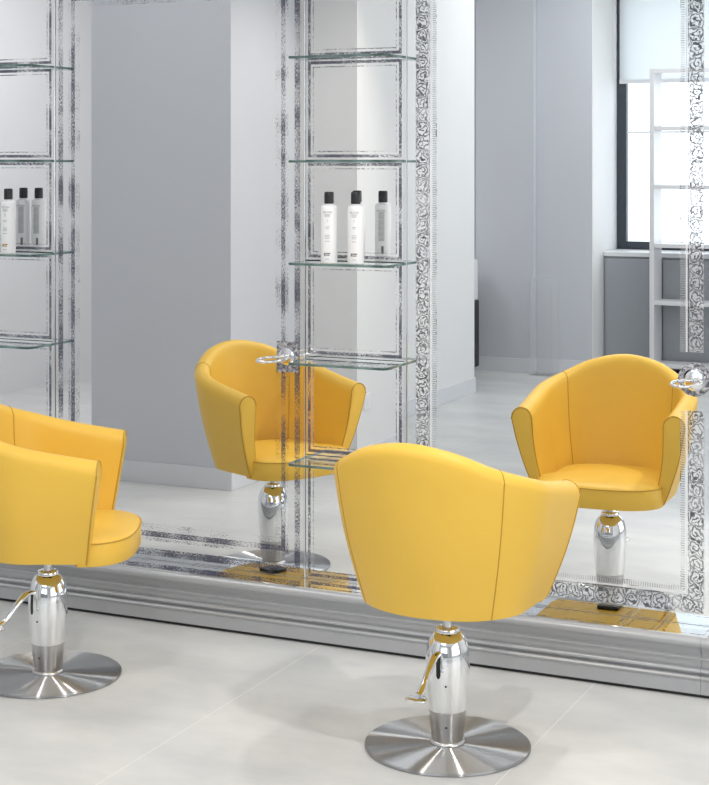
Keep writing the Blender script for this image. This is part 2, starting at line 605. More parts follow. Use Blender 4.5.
# pillar facing the mirrors, its shade painted grey, its white return, the grey step and the white flank behind it
PX0, PX1 = -4.751, -3.932
DX = -3.592
mbA = MB().box((PX0, -2.75, 0), (PX1, -1.995, 3.35))
struct('wall_pillar', mbA, M['shaded_wall'])
struct('baseboard_pillar', MB().box((PX0, -1.995, 0), (PX1 + 0.012, -1.983, SK)).box((PX1, -2.75, 0), (PX1 + 0.012, -1.995, SK)), M['skirting'], 0.002)
struct('wall_return', MB().box((PX0, -3.34, 0), (DX, -2.752, 3.35)), M['white_wall'])
struct('baseboard_return', MB().box((PX1 + 0.012, -2.752, 0), (DX, -2.740, SK)).box((DX, -3.34, 0), (DX + 0.012, -2.740, SK)), M['skirting'], 0.002)
struct('wall_side', MB().box((-4.6, -5.70, 0), (-4.04, -3.342, 3.35)), M['white_wall'])
struct('baseboard_side', MB().box((-4.04, -5.70, 0), (-4.028, -3.342, SK)), M['skirting'], 0.002)
struct('wall_left', MB().box((-7.15, -7.6, 0), (-7.0, 0.0, 3.35)), M['white_wall'])
# far end: pillar and niche wall with shade painted grey, white window reveal
struct('wall_far_pillar', MB().box((-4.46, -7.3, 0), (-3.99, -6.85, 3.35)), M['shaded_wall'])
struct('baseboard_far_pillar', MB().box((-4.46, -6.85, 0), (-3.978, -6.838, SK)).box((-3.99, -6.92, 0), (-3.978, -6.85, SK)), M['skirting'], 0.002)
struct('wall_far_niche', MB().box((-3.989, -7.3, 0), (-3.552, -6.92, 3.35)), M['shaded_wall'])
struct('baseboard_far_niche', MB().box((-3.978, -6.92, 0), (-3.552, -6.908, SK)), M['skirting'], 0.002)
struct('wall_reveal', MB().box((-3.75, -7.9, 0), (-3.551, -7.302, 3.35)).box((-3.551, -7.30, 0), (-3.546, -6.93, 3.35)), M['white_wall'])
struct('wall_corridor', MB().box((-8.0, -7.9, 0), (-4.47, -7.6, 3.35)), M['shaded_wall'])
# window wall
WY = -7.62
WX0, WX1, WZ0, WZ1 = -3.548, -1.55, 0.925, 3.05
mbw = MB()
mbw.box((-3.55, -7.9, 0), (FLOOR_X1, WY - 0.02, WZ0))
mbw.box((-3.55, -7.9, WZ1), (FLOOR_X1, WY - 0.02, 3.35))
mbw.box((WX1, -7.9, WZ0), (-1.15, WY - 0.02, WZ1))
mbw.box((0.85, -7.9, WZ0), (FLOOR_X1, WY - 0.02, WZ1))
struct('wall_window', mbw, M['white_wall'])
struct('wall_right', MB().box((3.05, -8.0, 0), (3.2, 0, 0.25)).box((3.05, -8.0, 3.0), (3.2, 0, 3.35)).box((3.05, -8.0, 0.25), (3.2, -5.6, 3.0)).box((3.05, -0.9, 0.25), (3.2, 0, 3.0)), M['white_wall'])


def window(name, x0, x1):
    f = MB()
    t = 0.075
    y0, y1 = WY - 0.06, WY
    f.box((x0, y0, WZ0), (x0 + t, y1, WZ1)).box((x1 - t, y0, WZ0), (x1, y1, WZ1))
    f.box((x0 + t, y0, WZ0), (x1 - t, y1, WZ0 + 0.06)).box((x0 + t, y0, WZ1 - 0.06), (x1 - t, y1, WZ1))
    w = struct(name, f, M['frame'], 0.004)
    p = MB().box((x0 + t, WY - 0.04, WZ0 + 0.06), (x1 - t, WY - 0.032, WZ1 - 0.06)).build('pane', M['pane'], w)
    r = MB().box((x0 + t, WY - 0.03, 1.845), (x1 - t, WY - 0.01, 1.86)).build('glazing_bar', M['white_gloss'], w)
    return w


window('window_1', WX0, WX1)
window('window_2', -1.15, 0.85)


def blind(x0, x1, zb, label):
    b = thing('roller_blind', label, 'blind', (x0, WY + 0.05, zb))
    MB().box((0, -0.002, 0.03), (x1 - x0, 0.0, 3.05 - zb)).build('fabric', M['blind'], b)
    MB().box((0, -0.010, 0.0), (x1 - x0, 0.010, 0.03)).build('bottom_bar', M['skirting'], b, bevel=0.003)
    MB().prism([(0.03 * math.cos(a * PI / 8), 3.08 - zb + 0.03 * math.sin(a * PI / 8)) for a in range(16)], 'x', 0, x1 - x0).build('roller_tube', M['white_gloss'], b, smooth=True)
    return b


blind(WX0 + 0.035, WX1, 2.237, 'white roller blind pulled part way down the window seen in the right mirror')

# ------------------------------------------------------------------ moulded plinth and mirrored ledge
JX = [-3.952, -3.571, -2.527, -2.146, -1.10]      # joints along the wall
LEDGE = 0.182
prof = [(0.006, 0.0), (0.006, LEDGE), (-0.112, LEDGE)]
for k in range(9):                                 # rounded nose
    a = R(90 + k * 22.5)
    prof.append((-0.116 + 0.016 * math.cos(a), LEDGE - 0.016 + 0.016 * math.sin(a)))
prof += [(-0.126, 0.158), (-0.119, 0.148), (-0.113, 0.138), (-0.109, 0.129), (-0.109, 0.124), (-0.121, 0.122), (-0.121, 0.117), (-0.112, 0.115)]
prof += [(-0.112, 0.092), (-0.110, 0.089), (-0.122, 0.087), (-0.125, 0.083), (-0.125, 0.079), (-0.119, 0.075), (-0.112, 0.073), (-0.112, 0.069), (-0.127, 0.067),
         (-0.130, 0.062), (-0.128, 0.056), (-0.124, 0.053), (-0.124, 0.012), (-0.100, 0.011), (-0.100, 0.0)]
for nm, a, b in (('trim_1', -5.6, -1.1205), ('trim_2', -1.1195, 1.2)):
    struct(nm, MB().prism(prof, 'x', a, b), M['plinth'], smooth=True)
struct('trim_3', MB().box((-5.6, -0.112, 0.0005), (1.2, -0.1005, 0.010)), M['gap'])


def ring(mb, x0, x1, z0, z1, w, depth=0.005, plane='y', y=0.0):
    """flat mitred border ring in the wall plane (front at y) with UVs: u along, v from the outer edge"""
    pass


def etched_ring(name, x0, x1, z0, z1, w, m, parent, horizontal=False, gaps=None, wb=None, t=0.005):
    """border ring as a thin slab: front face with UV (metres)"""
    wb = wb or w
    O = [(x0, z0), (x1, z0), (x1, z1), (x0, z1)]
    I = [(x0 + w, z0 + wb), (x1 - w, z0 + wb), (x1 - w, z1 - w), (x0 + w, z1 - w)]
    verts, faces, uvs = [], [], []
    base = random.random() * 7

    def P(p, d):
        return (p[0], p[1], 0 - d) if horizontal else (p[0], d, p[1])
    for k in range(4):
        k2 = (k + 1) % 4
        a, b, c, d = O[k], O[k2], I[k2], I[k]
        L_ = math.hypot(b[0] - a[0], b[1] - a[1])
        ww = wb if k == 0 else w
        i = len(verts)
        verts += [P(a, 0), P(b, 0), P(c, 0), P(d, 0), P(a, t), P(b, t), P(c, t), P(d, t)]
        u0 = base + k * 3.3
        sc = 1.0
        fr = [(u0, 0), (u0 + L_, 0), (u0 + L_ - w, w), (u0 + w, w)]
        faces.append((i, i + 1, i + 2, i + 3)); uvs.append(fr)
        faces.append((i + 7, i + 6, i + 5, i + 4)); uvs.append(fr[::-1])
        faces.append((i + 1, i, i + 4, i + 5)); uvs.append([(0, 0)] * 4)
        faces.append((i + 3, i + 2, i + 6, i + 7)); uvs.append([(0, 0)] * 4)
    me = bpy.data.meshes.new(name)
    me.from_pydata(verts, [], faces)
    ul = me.uv_layers.new(name='UVMap')
    li = 0
    for uvq in uvs:
        for q in uvq:
            ul.data[li].uv = q
            li += 1
    me.materials.append(m)
    o = bpy.data.objects.new(name, me)
    C.objects.link(o)
    o.parent = parent
    return o


GAP = 0.0015
TOPZ = 2.312
BOTZ = LEDGE + 0.006


def big_mirror(x0, x1, z1, bw, etch, label, wb=None):
    t = thing('wall_mirror', label, 'mirror', (x0, 0, BOTZ), 0, 'large etched wall mirrors')
    w_, h_ = x1 - x0, z1 - BOTZ
    wb = wb or bw
    MB().box((bw, 0, wb), (w_ - bw, 0.005, h_ - bw)).build('mirror_glass', M['mirror'], t)
    etched_ring('etched_border', 0, w_, 0, h_, bw, etch, t, wb=wb)
    return t


ML = big_mirror(JX[1] + 0.006, JX[2] - 0.006, TOPZ, 0.112, M['etch_stripe'],
                'large wall mirror with dark worn striped border, reflecting the grey pillar', wb=0.135)
MR = big_mirror(JX[3] + 0.006, JX[4] - 0.006, TOPZ, 0.108, M['etch_ornament'],
                'large wall mirror with ornate leaf border, reflecting the window and open bookcase', wb=0.12)
# metal joint strips
for k, x in enumerate(JX[1:]):
    struct('trim_%d' % (k + 4), MB().box((x - 0.0045, -0.004, BOTZ), (x + 0.0045, 0.006, 2.9)), M['chrome'], 0.001)

# medallions behind the holders
def medallion_square(t, cx, cz, s):
    w = s / 2
    etched_ring('etched_medallion', cx - w, cx + w, cz - w, cz + w, w * 0.98, M['etch_med'], t)


def med_mat():
    m, nt, out = mat('worn_medallion_etching')
    tc = N(nt, 'ShaderNodeTexCoord')
    n = N(nt, 'ShaderNodeTexNoise')
    n.inputs['Scale'].default_value = 85
    n.inputs['Detail'].default_value = 7
    n.inputs['Roughness'].default_value = 0.75
    L(nt, tc.outputs['Object'], n.inputs['Vector'])
    cr = N(nt, 'ShaderNodeValToRGB')
    cr.color_ramp.elements[0].position = 0.42
    cr.color_ramp.elements[0].color = (0.055, 0.055, 0.08, 1)
    cr.color_ramp.elements[1].position = 0.62
    cr.color_ramp.elements[1].color = (0.62, 0.62, 0.65, 1)
    L(nt, n.outputs['Fac'], cr.inputs[0])
    d = N(nt, 'ShaderNodeBsdfPrincipled')
    d.inputs['Roughness'].default_value = 0.4
    L(nt, cr.outputs[0], d.inputs['Base Color'])
    L(nt, d.outputs[0], out.inputs[0])
    return m


M['etch_med'] = med_mat()
HZ = 0.952
LMX, RMX = -2.593, -1.166
# square medallion on the left mirror's right border, round one on the right mirror
lx = LMX - ML.location.x
MB().box((lx - 0.042, -0.0008, HZ - BOTZ - 0.055), (lx + 0.042, 0.0, HZ - BOTZ + 0.052)).build('etched_medallion', M['etch_med'], ML)
rx = RMX - MR.location.x
mbr = MB()
mbr.box((rx - 0.058, -0.0006, HZ - BOTZ - 0.098), (rx + 0.058, 0.0, HZ - BOTZ + 0.085)).build('clear_inset', M['mirror'], MR)
mb = MB()
n = 48
for r in (0.036, 0.053):
    for yy in (-0.0016, -0.0007):
        for k in range(n):
            a = 2 * PI * k / n
            mb.v.append((rx + r * math.cos(a), yy, HZ - BOTZ + r * math.sin(a)))
for k in range(n):
    k2 = (k + 1) % n
    mb.f += [(k, k2, 2 * n + k2, 2 * n + k), (n + k, n + k2, 3 * n + k2, 3 * n + k), (2 * n + k, 2 * n + k2, 3 * n + k2, 3 * n + k), (k, k2, n + k2, n + k)]
mb.build('etched_medallion', M['etch_med'], MR)
# small screw cap on the left mirror
sx = -3.462 - ML.location.x
MB().prism([(sx + 0.005 * math.cos(a * PI / 6), 1.187 - BOTZ + 0.005 * math.sin(a * PI / 6)) for a in range(12)], 'y', -0.003, 0.0).build('screw_cap', M['satin'], ML)

# ------------------------------------------------------------------ mirrored column tiles and glass shelves
SZ = [0.609, 0.951, 1.289, 1.636, 1.988]
ZE = [BOTZ] + [z for z in (0.616, 0.957, 1.290, 1.636, 1.987)] + [2.34, 2.70]
where = ['lowest mirror tile of the {c} column, standing on the ledge', 'mirror tile of the {c} column, second up from the ledge',
         'mirror tile of the {c} column, right below the shelf with the bottles', 'mirror tile directly behind the shampoo bottles of the {c} column',
         'mirror tile of the {c} column, next above the shampoo bottles', 'mirror tile cut by the top of the photo on the {c} column',
         'highest mirror tile of the {c} column, above the rest']
for ci, (a, b, cn) in enumerate(((JX[0], JX[1], 'left edge'), (JX[2], JX[3], 'central'))):
    for k in range(len(ZE) - 1):
        x0, x1 = a + 0.006, b - 0.006
        z0, z1 = ZE[k] + (0.0015 if k else 0.0), ZE[k + 1] - 0.0015
        t = thing('mirror_tile', where[k].format(c=cn), 'mirror tile', (x0, 0, z0), 0, 'etched mirror tiles behind the glass shelves')
        w_, h_ = x1 - x0, z1 - z0
        bw = 0.034
        MB().box((bw, 0, bw), (w_ - bw, 0.005, h_ - bw)).build('mirror_glass', M['mirror'], t)
        etched_ring('etched_border', 0, w_, 0, h_, bw, M['etch_tile'], t)
    struct('trim_%d' % (10 + ci), MB().box((a + 0.005, 0.0051, BOTZ), (b - 0.005, 0.0059, 2.7)), M['gap'])

shelf_lab = ['lowest glass shelf of the {c} column, partly hidden behind a yellow chair back',
             'glass shelf of the {c} column, next below the one with bottles',
             'glass shelf carrying the white shampoo bottles on the {c} column',
             'glass shelf of the {c} column at eye level, seen edge on',
             'top glass shelf of the {c} column, seen from below']
SHD = 0.150


def shelf_poly(w_, d, r, s=0.0):
    p = [(s, -0.002), (s, -d + r)]
    for k in range(7):
        a = R(180 + k * 15)
        p.append((r + (r - s) * math.cos(a), -d + r + (r - s) * math.sin(a)))
    for k in range(7):
        a = R(270 + k * 15)
        p.append((w_ - r + (r - s) * math.cos(a), -d + r + (r - s) * math.sin(a)))
    p += [(w_ - s, -d + r), (w_ - s, -0.002)]
    return p


def make_shelf(x0, x1, z, label):
    t = thing('glass_shelf', label, 'shelf', (x0, 0, z), 0, 'glass shelves on the mirrored columns')
    w_ = x1 - x0
    th = 0.008
    out, inn = shelf_poly(w_, SHD, 0.022), shelf_poly(w_, SHD, 0.022, 0.0025)
    MB().prism(inn, 'z', -th, 0).build('glass_panel', M['shelf_glass'], t)
    mb = MB()
    n = len(out)
    mb.v += [(p[0], p[1], 0) for p in out] + [(p[0], p[1], -th) for p in out] + [(p[0], p[1], 0) for p in inn] + [(p[0], p[1], -th) for p in inn]
    for k in range(n - 1):
        mb.f += [(k, k + 1, n + k + 1, n + k), (k, k + 1, 2 * n + k + 1, 2 * n + k), (n + k, n + k + 1, 3 * n + k + 1, 3 * n + k), ]
    mb.f += [(0, n, 3 * n, 2 * n), (n - 1, 2 * n - 1, 4 * n - 1, 3 * n - 1)]
    mb.build('polished_edge', M['glass_edge'], t)['label'] = 'dark green polished glass edge'
    return t


for ci, (a, b, cn) in enumerate(((JX[0], JX[1], 'left edge'), (JX[2], JX[3], 'central'))):
    for k, z in enumerate(SZ):
        if ci == 0 and k == 0:
            lab = 'lowest glass shelf of the left edge column, hidden behind the chair at left'
        else:
            lab = shelf_lab[k].format(c=cn)
        make_shelf(a + 0.006, b - 0.006, z, lab)

# mirrored ledge tiles
lx = [-4.30, -3.571, -2.80, -2.527, -2.146, -1.372, -1.262, -1.10, -0.719]
llab = ['mirrored ledge tile at the far left, under the left edge column',
        'mirrored ledge tile right of the left chair seat, below the striped mirror',
        'mirrored ledge tile left of the central column, tinted by the reflected left chair',
        'mirrored ledge tile at the foot of the central column',
        'long mirrored ledge tile behind the front yellow chair',
        'narrow mirrored ledge tile right of the front chair, showing yellow reflection',
        'mirrored ledge tile below the bottom right corner of the ornate mirror',
        'mirrored ledge tile at the right edge of the photo']
for k in range(8):
    a, b = lx[k] + 0.0015, lx[k + 1] - 0.0015
    t = thing('ledge_tile', llab[k], 'mirror tile', (a, -0.1115, LEDGE + 0.005), 0, 'mirrored tiles on the ledge')
    bw = 0.031
    MB().box((bw, bw, -0.0045), (b - a - bw, 0.1095 - bw, 0.0)).build('mirror_glass', M['mirror'], t)
    etched_ring('etched_border', 0, b - a, 0, 0.1095, bw, M['etch_ledge'], t, horizontal=True, t=0.0045)

# ------------------------------------------------------------------ hairdryer holders
def holder(x, label):
    t = thing('hairdryer_holder', label, 'holder', (x, -0.0018, HZ), 0, 'chrome hairdryer holders')
    prof_ = [(0.0, 0.0), (0.029, 0.0), (0.031, 0.003), (0.030, 0.008), (0.020, 0.011), (0.0, 0.012)]
    mb = MB()
    n = 32
    for r, y in prof_[1:-1]:
        for k in range(n):
            mb.v.append((r * math.cos(2 * PI * k / n), -y, r * math.sin(2 * PI * k / n)))
    for j in range(3):
        for k in range(n):
            k2 = (k + 1) % n
            mb.f.append((j * n + k, j * n + k2, (j + 1) * n + k2, (j + 1) * n + k))
    mb.f += [tuple(range(n)), tuple(3 * n + k for k in range(n))]
    mb.build('rosette', M['rosette'], t, smooth=True)
    MB().tube([(0, -0.011, 0), (0, -0.022, 0), (0, -0.034, 0)], [0.008, 0.0065, 0.008], 12).build('neck', M['chrome'], t, smooth=True)
    pts = []
    for k in range(40):
        a = 2 * PI * k / 40
        pts.append((0.043 * math.cos(a), -0.112 + 0.078 * math.sin(a), 0.002 + 0.0 * math.sin(a)))
    MB().tube(pts, 0.0048, 10, True).build('ring', M['chrome'], t, smooth=True)
    return t


holder(LMX, 'chrome ring hairdryer holder on the striped mirror, beside the central glass shelves')
holder(RMX, 'chrome ring hairdryer holder on the ornate mirror at the right edge')

# ------------------------------------------------------------------ shampoo bottles
def text_mesh(body, size):
    cu = bpy.data.curves.new('t', 'FONT')
    cu.body = body
    cu.size = size
    cu.align_x = 'CENTER'
    cu.resolution_u = 2
    o = bpy.data.objects.new('t', cu)
    C.objects.link(o)
    dg = bpy.context.evaluated_depsgraph_get()
    dg.update()
    me = bpy.data.meshes.new_from_object(o.evaluated_get(dg))
    vs = [tuple(v.co) for v in me.vertices]
    fs = [tuple(p.vertices) for p in me.polygons]
    bpy.data.objects.remove(o)
    bpy.data.curves.remove(cu)
    bpy.data.meshes.remove(me)
    return vs, fs


BR = 0.0278


def wrap(items, ang0, name, m, parent):
    """items: list of (verts2d, faces) wrapped on the bottle wall around direction ang0 (0 = -y)"""
    mb = MB()
    for vs, fs in items:
        i = len(mb.v)
        for x, z in vs:
            a = ang0 + x / BR
            r = BR + 0.0003
            mb.v.append((r * math.sin(a), -r * math.cos(a), z))
        mb.f += [tuple(i + k for k in f) for f in fs]
    return mb.build(name, m, parent)


def rect(x0, x1, z0, z1, n=6):
    vs, fs = [], []
    for k in range(n + 1):
        x = x0 + (x1 - x0) * k / n
        vs += [(x, z0), (x, z1)]
    for k in range(n):
        fs.append((2 * k, 2 * k + 2, 2 * k + 3, 2 * k + 1))
    return vs, fs


def txt(body, size, z, x=0):
    vs, fs = text_mesh(body, size)
    return [(v[0] + x, v[1] + z) for v in vs], fs


def bottle(x, y, z, num, gold, label, rz):
    t = thing('shampoo_bottle', label, 'bottle', (x, y, z), rz, 'white shampoo bottles on the glass shelves')
    MB().lathe([(0.024, 0.0), (0.0268, 0.0015), (BR, 0.005), (BR, 0.184), (0.0272, 0.190), (0.0245, 0.1945), (0.0175, 0.197), (0.0135, 0.198), (0.0135, 0.201)], 40).build('body', M['bottle'], t, smooth=True)
    MB().lathe([(0.0150, 0.2005), (0.0162, 0.2015), (0.0162, 0.230), (0.0156, 0.2385), (0.0138, 0.2405), (0.004, 0.2408)], 32).build('cap', M['black'], t, smooth=True)
    wrap([txt('NIOXIN', 0.0092, 0.169)], 0, 'front_lettering', M['ink'], t)
    wrap([txt('1' if num == 1 else '3', 0.017, 0.138)], 0, 'printed_number', M['paleink'], t)
    it = []
    random.seed(3)
    for k, (w_, zz) in enumerate(((0.022, 0.164), (0.019, 0.160), (0.017, 0.156), (0.014, 0.122), (0.011, 0.117), (0.016, 0.094), (0.017, 0.089), (0.015, 0.084), (0.016, 0.074), (0.012, 0.014))):
        it.append(rect(-w_ / 2, w_ / 2, zz, zz + 0.0020))
    wrap(it, 0, 'small_print', M['paleink'], t)
    wrap([rect(-0.012, -0.005, 0.026, 0.036), rect(-0.004, 0.010, 0.031, 0.036), rect(-0.004, 0.008, 0.026, 0.029)], 0, 'emblem', M['gold'] if gold else M['ink'], t)
    it = [txt('NIOXIN', 0.0092, 0.169)]
    wrap(it, PI - 0.35, 'back_lettering', M['ink'], t)
    it = []
    for k in range(24):
        zz = 0.164 - k * 0.0042
        w_ = 0.024 * (0.8 + 0.2 * random.random())
        it.append(rect(-0.013, -0.013 + w_, zz, zz + 0.0028))
    wrap(it, PI - 0.35, 'back_print', M['paleink'], t)
    it = []
    for k in range(9):
        zz = 0.022 + k * 0.0032
        it.append(rect(-0.010, -0.002, zz, zz + 0.0020 + 0.0008 * (k % 2)))
    wrap(it, PI - 0.35, 'barcode', M['black'], t)
    return t


bottle(-2.378, -0.113, SZ[2] + 0.0003, 1, False, 'white shampoo bottle with black cap, leftmost on the central glass shelf', R(13))
bottle(-2.279, -0.113, SZ[2] + 0.0003, 1, False, 'white shampoo bottle with black cap, right one of the pair on the central shelf', R(13))
bottle(-3.711, -0.095, SZ[2] + 0.0003, 3, True, 'white shampoo bottle with gold mark, on the glass shelf at the left edge', R(10))
bottle(-3.782, -0.095, SZ[2] + 0.0003, 3, True, 'white shampoo bottle at the left edge seen only by its back in the mirror', R(10))

# ------------------------------------------------------------------ yellow salon chairs
def interp(pts, t):
    for (a, va), (b, vb) in zip(pts, pts[1:]):
        if t <= b:
            k = (t - a) / (b - a)
            return va + (vb - va) * k
    return pts[-1][1]


def smooth_interp(pts, t):
    """Catmull-Rom through pts"""
    xs = [p[0] for p in pts]
    ys = [p[1] for p in pts]
    n = len(pts)
    for i in range(n - 1):
        if t <= xs[i + 1] or i == n - 2:
            h = xs[i + 1] - xs[i]
            s = (t - xs[i]) / h
            def slope(j):
                if j == 0:
                    return 0.0
                if j == n - 1:
                    return (ys[-1] - ys[-2]) / (xs[-1] - xs[-2])
                return (ys[j + 1] - ys[j - 1]) / (xs[j + 1] - xs[j - 1])
            m0, m1 = slope(i) * h, slope(i + 1) * h
            return (2 * s**3 - 3 * s**2 + 1) * ys[i] + (s**3 - 2 * s**2 + s) * m0 + (-2 * s**3 + 3 * s**2) * ys[i + 1] + (s**3 - s**2) * m1


def half_path(a, b, y0, x1, y1, n=2.25, m=200):
    """half U in plan: back centre (0, y0-b) round to the side (a, y0), then forward to the arm front (x1, y1)"""
    p = []
    for k in range(m + 1):
        t = PI / 2 * k / m
        p.append((a * math.sin(t) ** (2 / n), y0 - b * math.cos(t) ** (2 / n)))
    for k in range(1, 41):
        s = k / 40
        p.append((a + (x1 - a) * s * s, y0 + (y1 - y0) * s))
    d = [0]
    for q, r in zip(p, p[1:]):
        d.append(d[-1] + math.hypot(r[0] - q[0], r[1] - q[1]))
    return p, d


def sample(path, t):
    p, d = path
    s = t * d[-1]
    lo, hi = 0, len(d) - 1
    while hi - lo > 1:
        mid = (lo + hi) // 2
        if d[mid] <= s:
            lo = mid
        else:
            hi = mid
    k = (s - d[lo]) / max(1e-9, d[hi] - d[lo])
    return (p[lo][0] + (p[hi][0] - p[lo][0]) * k, p[lo][1] + (p[hi][1] - p[lo][1]) * k)


TOP = half_path(0.315, 0.268, -0.030, 0.317, 0.203, 1.97)
BOT = half_path(0.237, 0.186, -0.020, 0.235, 0.160, 2.0)
ZB = 0.410
ZTOP = [(0, 0.888), (0.20, 0.868), (0.40, 0.820), (0.70, 0.768), (1.0, 0.732)]
TH = [(0, 0.062), (0.5, 0.062), (0.8, 0.070), (1.0, 0.076)]
THB = 0.036


def section(t):
    """closed loop of points of the shell cross-section at signed path parameter t (-1..1)"""
    sg = 1 if t >= 0 else -1
    ta = abs(t)
    def top_pt(q):
        x, y = sample(TOP, q)
        return x, y
    x, y = sample(TOP, ta)
    xb, yb = sample(BOT, ta)
    e = 0.004
    q0, q1 = max(0, ta - e), min(1, ta + e)
    (ax, ay), (bx, by) = sample(TOP, q0), sample(TOP, q1)
    if ta < e:
        n2 = Vector((0, -1))
    else:
        tx, ty = bx - ax, by - ay
        ln = math.hypot(tx, ty)
        n2 = Vector((ty / ln, -tx / ln))
    zt = smooth_interp(ZTOP, ta)
    th = interp(TH, ta)
    r = th / 2
    loop = []
    zo = zt - r * 1.05
    P0 = Vector((xb, yb, ZB))
    # outer wall: bottom to shoulder, slightly convex
    P1 = Vector((x, y, zo))
    K = 12
    for k in range(K + 1):
        s = k / K
        p = P0.lerp(P1, s)
        bul = 0.010 * math.sin(PI * s)
        loop.append(Vector((p.x + n2.x * bul, p.y + n2.y * bul, p.z)))
    # rounded top
    c = Vector((x - n2.x * r, y - n2.y * r, zo))
    for k in range(1, 10):
        a = PI * k / 10
        loop.append(Vector((c.x + n2.x * r * math.cos(a), c.y + n2.y * r * math.cos(a), zo + r * 1.05 * math.sin(a))))
    Q1 = Vector((x - n2.x * th, y - n2.y * th, zo))
    Q0 = Vector((xb - n2.x * THB, yb - n2.y * THB, ZB))
    for k in range(K + 1):
        s = k / K
        p = Q1.lerp(Q0, s)
        bul = 0.012 * math.sin(PI * s)
        loop.append(Vector((p.x + n2.x * bul, p.y + n2.y * bul, p.z)))
    return [Vector((p.x * sg, p.y, p.z)) for p in loop]


def shell_meshes():
    n = 96
    mb = MB()
    secs = [section(-1 + 2 * k / n) for k in range(n + 1)]
    m = len(secs[0])
    for s in secs:
        mb.v += [tuple(p) for p in s]
    for k in range(n):
        for j in range(m):
            j2 = (j + 1) % m
            mb.f.append((k * m + j, k * m + j2, (k + 1) * m + j2, (k + 1) * m + j))
    # slightly crowned arm fronts
    return mb, secs[0], secs[-1]


def cushion_outline():
    pts = []
    half = []
    half.append((0.0, -0.172))
    for k in range(1, 9):
        a = PI / 2 * k / 8
        half.append((0.196 * math.sin(a) ** 0.85, -0.03 - 0.142 * math.cos(a) ** 0.85))
    half += [(0.198, 0.04), (0.199, 0.10), (0.201, 0.124), (0.232, 0.132)]
    for k in range(1, 15):
        a = PI / 2 * k / 14
        half.append((0.233 * math.cos(a) ** 0.72, 0.135 + 0.154 * math.sin(a) ** 0.80))
    half[-1] = (0.0, 0.289)
    pts = half + [(-x, y) for x, y in reversed(half[1:-1])]
    return pts


